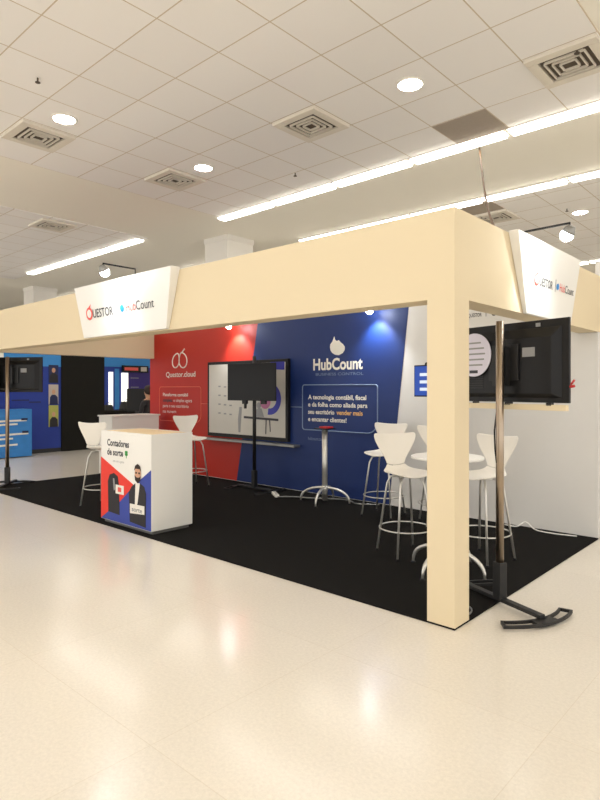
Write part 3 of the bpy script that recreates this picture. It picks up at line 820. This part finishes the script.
for k, (z0, z1, mm, sm) in enumerate([(1.70, 2.14, 'portblue', 'suit'), (1.17, 1.66, 'portgrey', 'portblue'), (0.62, 1.15, 'portyel', 'suit')]):
    lab = ['dark portrait print at the top of the blue wall', 'grey portrait print in the middle of the blue wall', 'olive portrait print at the bottom of the blue wall'][k]
    pt = thing('portrait_print', lab, 'picture', (X2+0.002, 6.59, z0), 'portraits on the blue wall')
    MB().plate(rect(6.47, 6.71, z0, z1), R2, 0.002, 0.012).build('backing', M[mm], pt)
    R3 = FX(X2+0.012)
    MB().plate([(6.49, z0), (6.50, z0+0.18), (6.55, z0+0.24), (6.63, z0+0.24), (6.69, z0+0.18), (6.70, z0)], R3, 0, 0.003).build('printed_body', M[sm], pt)
    MB().plate([(6.59+0.045*math.cos(2*PI*i/16), z0+0.31+0.06*math.sin(2*PI*i/16)) for i in range(16)], R3, 0.003, 0.005).build('printed_face', M['skin'], pt)
tag(MB().box(X2-0.08, X2+0.03, 6.785, 7.94, 0.0, 2.66).build('black_panel', M['blackpanel']), 'tall matt black panel beside the blue wall', 'partition')
kk = thing('blue_kiosk', 'bright blue printed kiosk in front of the blue wall', 'counter', (-13.8, 5.2, 0))
MB().box(-14.1, -13.62, 4.2, 5.82, 0.02, 1.09).build('body', M['kiosk'], kk, bevel=0.004)
R4 = FX(-13.62)
for (y0, y1, z) in ((4.4, 5.7, 0.80), (4.5, 5.5, 0.72), (5.0, 5.74, 0.50), (4.4, 5.4, 0.40), (4.7, 5.5, 0.26)):
    MB().plate([(y0, z), (y1, z+0.02), (y1, z+0.06), (y0, z+0.045)], R4, 0, 0.004).build('printed_stripe', M['ink'], kk)
for (y0, y1, z) in ((4.5, 5.6, 0.93), (4.6, 5.3, 0.62), (4.9, 5.6, 0.16)):
    MB().plate([(y0, z), (y1, z+0.01), (y1, z+0.03), (y0, z+0.03)], R4, 0, 0.004).build('printed_stripe', M['skyblue'], kk)
for (y0, z) in ((5.58, 0.84), (5.60, 0.55)): MB().plate(rect(y0, y0+0.14, z, z+0.05), R4, 0.005, 0.008).build('printed_stripe', M['portblue'], kk)

# purple booth further back
X3 = -17.0
pb = thing('purple_booth_wall', 'distant blue and purple booth wall with sky blue header', 'wall panel', (X3, 10.5, 0))
MB().box(X3-0.08, X3, 8.6, 13.0, 0.0, 2.26).build('blue_panel', M['royal'], pb)
MB().box(X3-0.08, X3+0.01, 8.6, 13.0, 2.26, 2.62).build('header', M['skyblue'], pb)
R5 = FX(X3)
MB().plate(rect(10.36, 12.9, 0.02, 2.16), R5, 0, 0.006).build('purple_panel', M['purple'], pb)
MB().plate(rect(9.88, 10.04, 0.9, 2.2), R5, 0, 0.006).build('blue_stripe', M['skyblue'], pb)
for (y0, y1, z0, z1) in ((9.66, 9.80, 0.95, 2.09), (10.11, 10.34, 1.10, 2.07)):
    MB().box(X3+0.007, X3+0.04, y0, y1, z0, z1).build('lit_shelf', M['lightbox'], pb)
for z in (1.3, 1.6, 1.9): MB().plate(rect(10.45, 10.75, z, z+0.02), R5, 0.007, 0.010).build('shelf_line', M['greyink'], pb)
ds = thing('hanging_screen', 'dark screen with pale writing on the purple booth', 'screen', (X3+0.1, 10.6, 2.2))
MB().box(X3+0.05, X3+0.12, 10.1, 11.05, 2.09, 2.31).build('body', M['black'], ds)
MB().box(X3+0.12, X3+0.125, 10.16, 10.66, 2.15, 2.25).build('writing', M['coral'], ds)
MB().box(X3+0.12, X3+0.125, 10.76, 10.98, 2.13, 2.27).build('writing', M['portgrey'], ds)
# dark desk with things on it
dk = thing('dark_desk', 'dark desk in front of the purple booth', 'desk', (-14.6, 8.9, 0))
MB().box(-14.9, -14.35, 8.0, 10.3, 0.90, 0.96).build('desktop', M['blackpanel'], dk)
MB().box(-14.85, -14.45, 8.05, 10.25, 0.0, 0.90).build('front', M['blackpanel'], dk)
for k, (y, h, w) in enumerate([(8.3, 0.16, 0.25), (8.85, 0.24, 0.36), (9.3, 0.14, 0.3)]):
    lab = ['low black bag at the left end of the dark desk', 'taller black bag in the middle of the dark desk', 'small black bag toward the right end of the dark desk'][k]
    b = thing('bag', lab, 'bag', (-14.6, y, 0.96), 'black bags on the far desk')
    MB().hexa([(-14.72, y-w/2, 0.962), (-14.5, y-w/2, 0.962), (-14.5, y+w/2, 0.962), (-14.72, y+w/2, 0.962), (-14.66, y-w/2.6, 0.96+h), (-14.55, y-w/2.6, 0.96+h), (-14.55, y+w/2.6, 0.96+h), (-14.66, y+w/2.6, 0.96+h)]).build('body', M['matblack'], b, bevel=0.02)
    MB().tube([(-14.6, y+0.08*math.cos(PI*i/8), 0.955+h+0.06*math.sin(PI*i/8)) for i in range(9)], 0.008, 6).build('handle', M['black'], b)
tag(MB().tube([(-14.42, 9.1, 0.962), (-14.42, 9.1, 1.10), (-14.42, 9.1, 1.16), (-14.42, 9.1, 1.22)], [0.035, 0.035, 0.015, 0.014], 14).build('bottle', M['portgrey']), 'pale bottle standing on the far dark desk', 'bottle')
bm_ = thing('desk_monitor', 'black monitor back beside the dark clothed person', 'monitor', (-12.6, 8.0, 0))
mq = rot(math.radians(42), (-12.25, 7.7, 0))
MB().box(-0.24, 0.24, 0, 0.05, 1.02, 1.56, mq).build('housing', M['black'], bm_, bevel=0.006)
MB().box(-0.04, 0.04, 0.0, 0.05, 0.05, 1.02, mq).build('post', M['matblack'], bm_)
MB().box(-0.22, 0.22, -0.15, 0.2, 0.0, 0.05, mq).build('foot', M['matblack'], bm_)

# ---------------------------------------------------------------- person behind the back corner
def person(x, y, rz, label, s=0.93):
    t = thing('person', label, 'person', (x, y, 0))
    me = bpy.data.meshes.new('body')
    J = [((0, 0, 0.96), 0.135), ((0, 0.01, 1.12), 0.12), ((0, 0, 1.30), 0.15), ((0, -0.01, 1.42), 0.11), ((0, 0, 1.50), 0.055), ((0, 0.015, 1.56), 0.058), ((0, 0.02, 1.66), 0.092), ((0, 0.01, 1.74), 0.075),
         ((0.18, -0.01, 1.40), 0.062), ((0.25, 0, 1.12), 0.045), ((0.22, 0.14, 0.92), 0.034), ((0.20, 0.20, 0.87), 0.036),
         ((-0.18, -0.01, 1.40), 0.062), ((-0.25, 0, 1.12), 0.045), ((-0.22, 0.14, 0.92), 0.034), ((-0.20, 0.20, 0.87), 0.036),
         ((0.10, 0, 0.88), 0.10), ((0.11, 0.02, 0.48), 0.062), ((0.12, -0.02, 0.09), 0.042), ((0.13, 0.13, 0.045), 0.036),
         ((-0.10, 0, 0.88), 0.10), ((-0.11, 0.02, 0.48), 0.062), ((-0.12, -0.02, 0.09), 0.042), ((-0.13, 0.13, 0.045), 0.036)]
    E_ = [(0, 1), (1, 2), (2, 3), (3, 4), (4, 5), (5, 6), (6, 7), (3, 8), (8, 9), (9, 10), (10, 11), (3, 12), (12, 13), (13, 14), (14, 15), (0, 16), (16, 17), (17, 18), (18, 19), (0, 20), (20, 21), (21, 22), (22, 23)]
    me.from_pydata([tuple(c*s for c in p) for p, _ in J], E_, [])
    o = bpy.data.objects.new('body', me); COL.objects.link(o)
    o.modifiers.new('skin', 'SKIN'); o.modifiers.new('sub', 'SUBSURF').levels = 2
    for v, (_, r) in zip(me.skin_vertices[0].data, J): v.radius = (r*s, r*s)
    me.skin_vertices[0].data[0].use_root = True
    dg = bpy.context.evaluated_depsgraph_get()
    m2_ = bpy.data.meshes.new_from_object(o.evaluated_get(dg))
    bpy.data.objects.remove(o)
    m2_.materials.clear(); m2_.materials.append(M['suit']); m2_.materials.append(M['skin'])
    for f in m2_.polygons:
        f.use_smooth = True
        c = f.center
        f.material_index = 1 if (c.z > 1.47*s or (c.z < 0.93*s and c.z > 0.8*s and c.y > 0.13*s)) else 0
    b = bpy.data.objects.new('body', m2_); COL.objects.link(b); b.parent = t
    # hair cap, nose, ears, eyes
    bm = bmesh.new()
    bmesh.ops.create_uvsphere(bm, u_segments=20, v_segments=12, radius=0.112*s)
    for v in bm.verts:
        v.co.y = v.co.y*1.12 - 0.015; v.co.z = v.co.z*1.05
    bmesh.ops.delete(bm, geom=[v for v in bm.verts if v.co.y > 0.045*s and v.co.z < 0.055*s], context='VERTS')
    for v in bm.verts: v.co += Vector((0, 0.005, 1.70*s))
    hm = bpy.data.meshes.new('hair'); bm.to_mesh(hm); bm.free(); hm.materials.append(M['hair'])
    for f in hm.polygons: f.use_smooth = True
    h = bpy.data.objects.new('hair', hm); COL.objects.link(h); h.parent = t
    m = MB(); m.tube([(0, 0.10*s, 1.68*s), (0, 0.125*s, 1.65*s), (0, 0.10*s, 1.635*s)], [0.008, 0.014, 0.008], 8)
    no = m.build('nose', M['skin']); no.parent = t
    m = MB()
    for sx in (-1, 1): m.tube([(sx*0.032, 0.098*s, 1.69*s), (sx*0.032, 0.108*s, 1.69*s)], 0.011, 8)
    e = m.build('eyes', M['hair']); e.parent = t
    m = MB(); m.tube([(-0.022, 0.098*s, 1.61*s), (0, 0.107*s, 1.608*s), (0.022, 0.098*s, 1.61*s)], 0.005, 6)
    e = m.build('mouth', M['coral']); e.parent = t
    t.rotation_euler = (0, 0, rz)
    return t
person(-10.62, 6.95, math.radians(100), 'person in black clothes with dark hair behind the booth corner', 0.90)
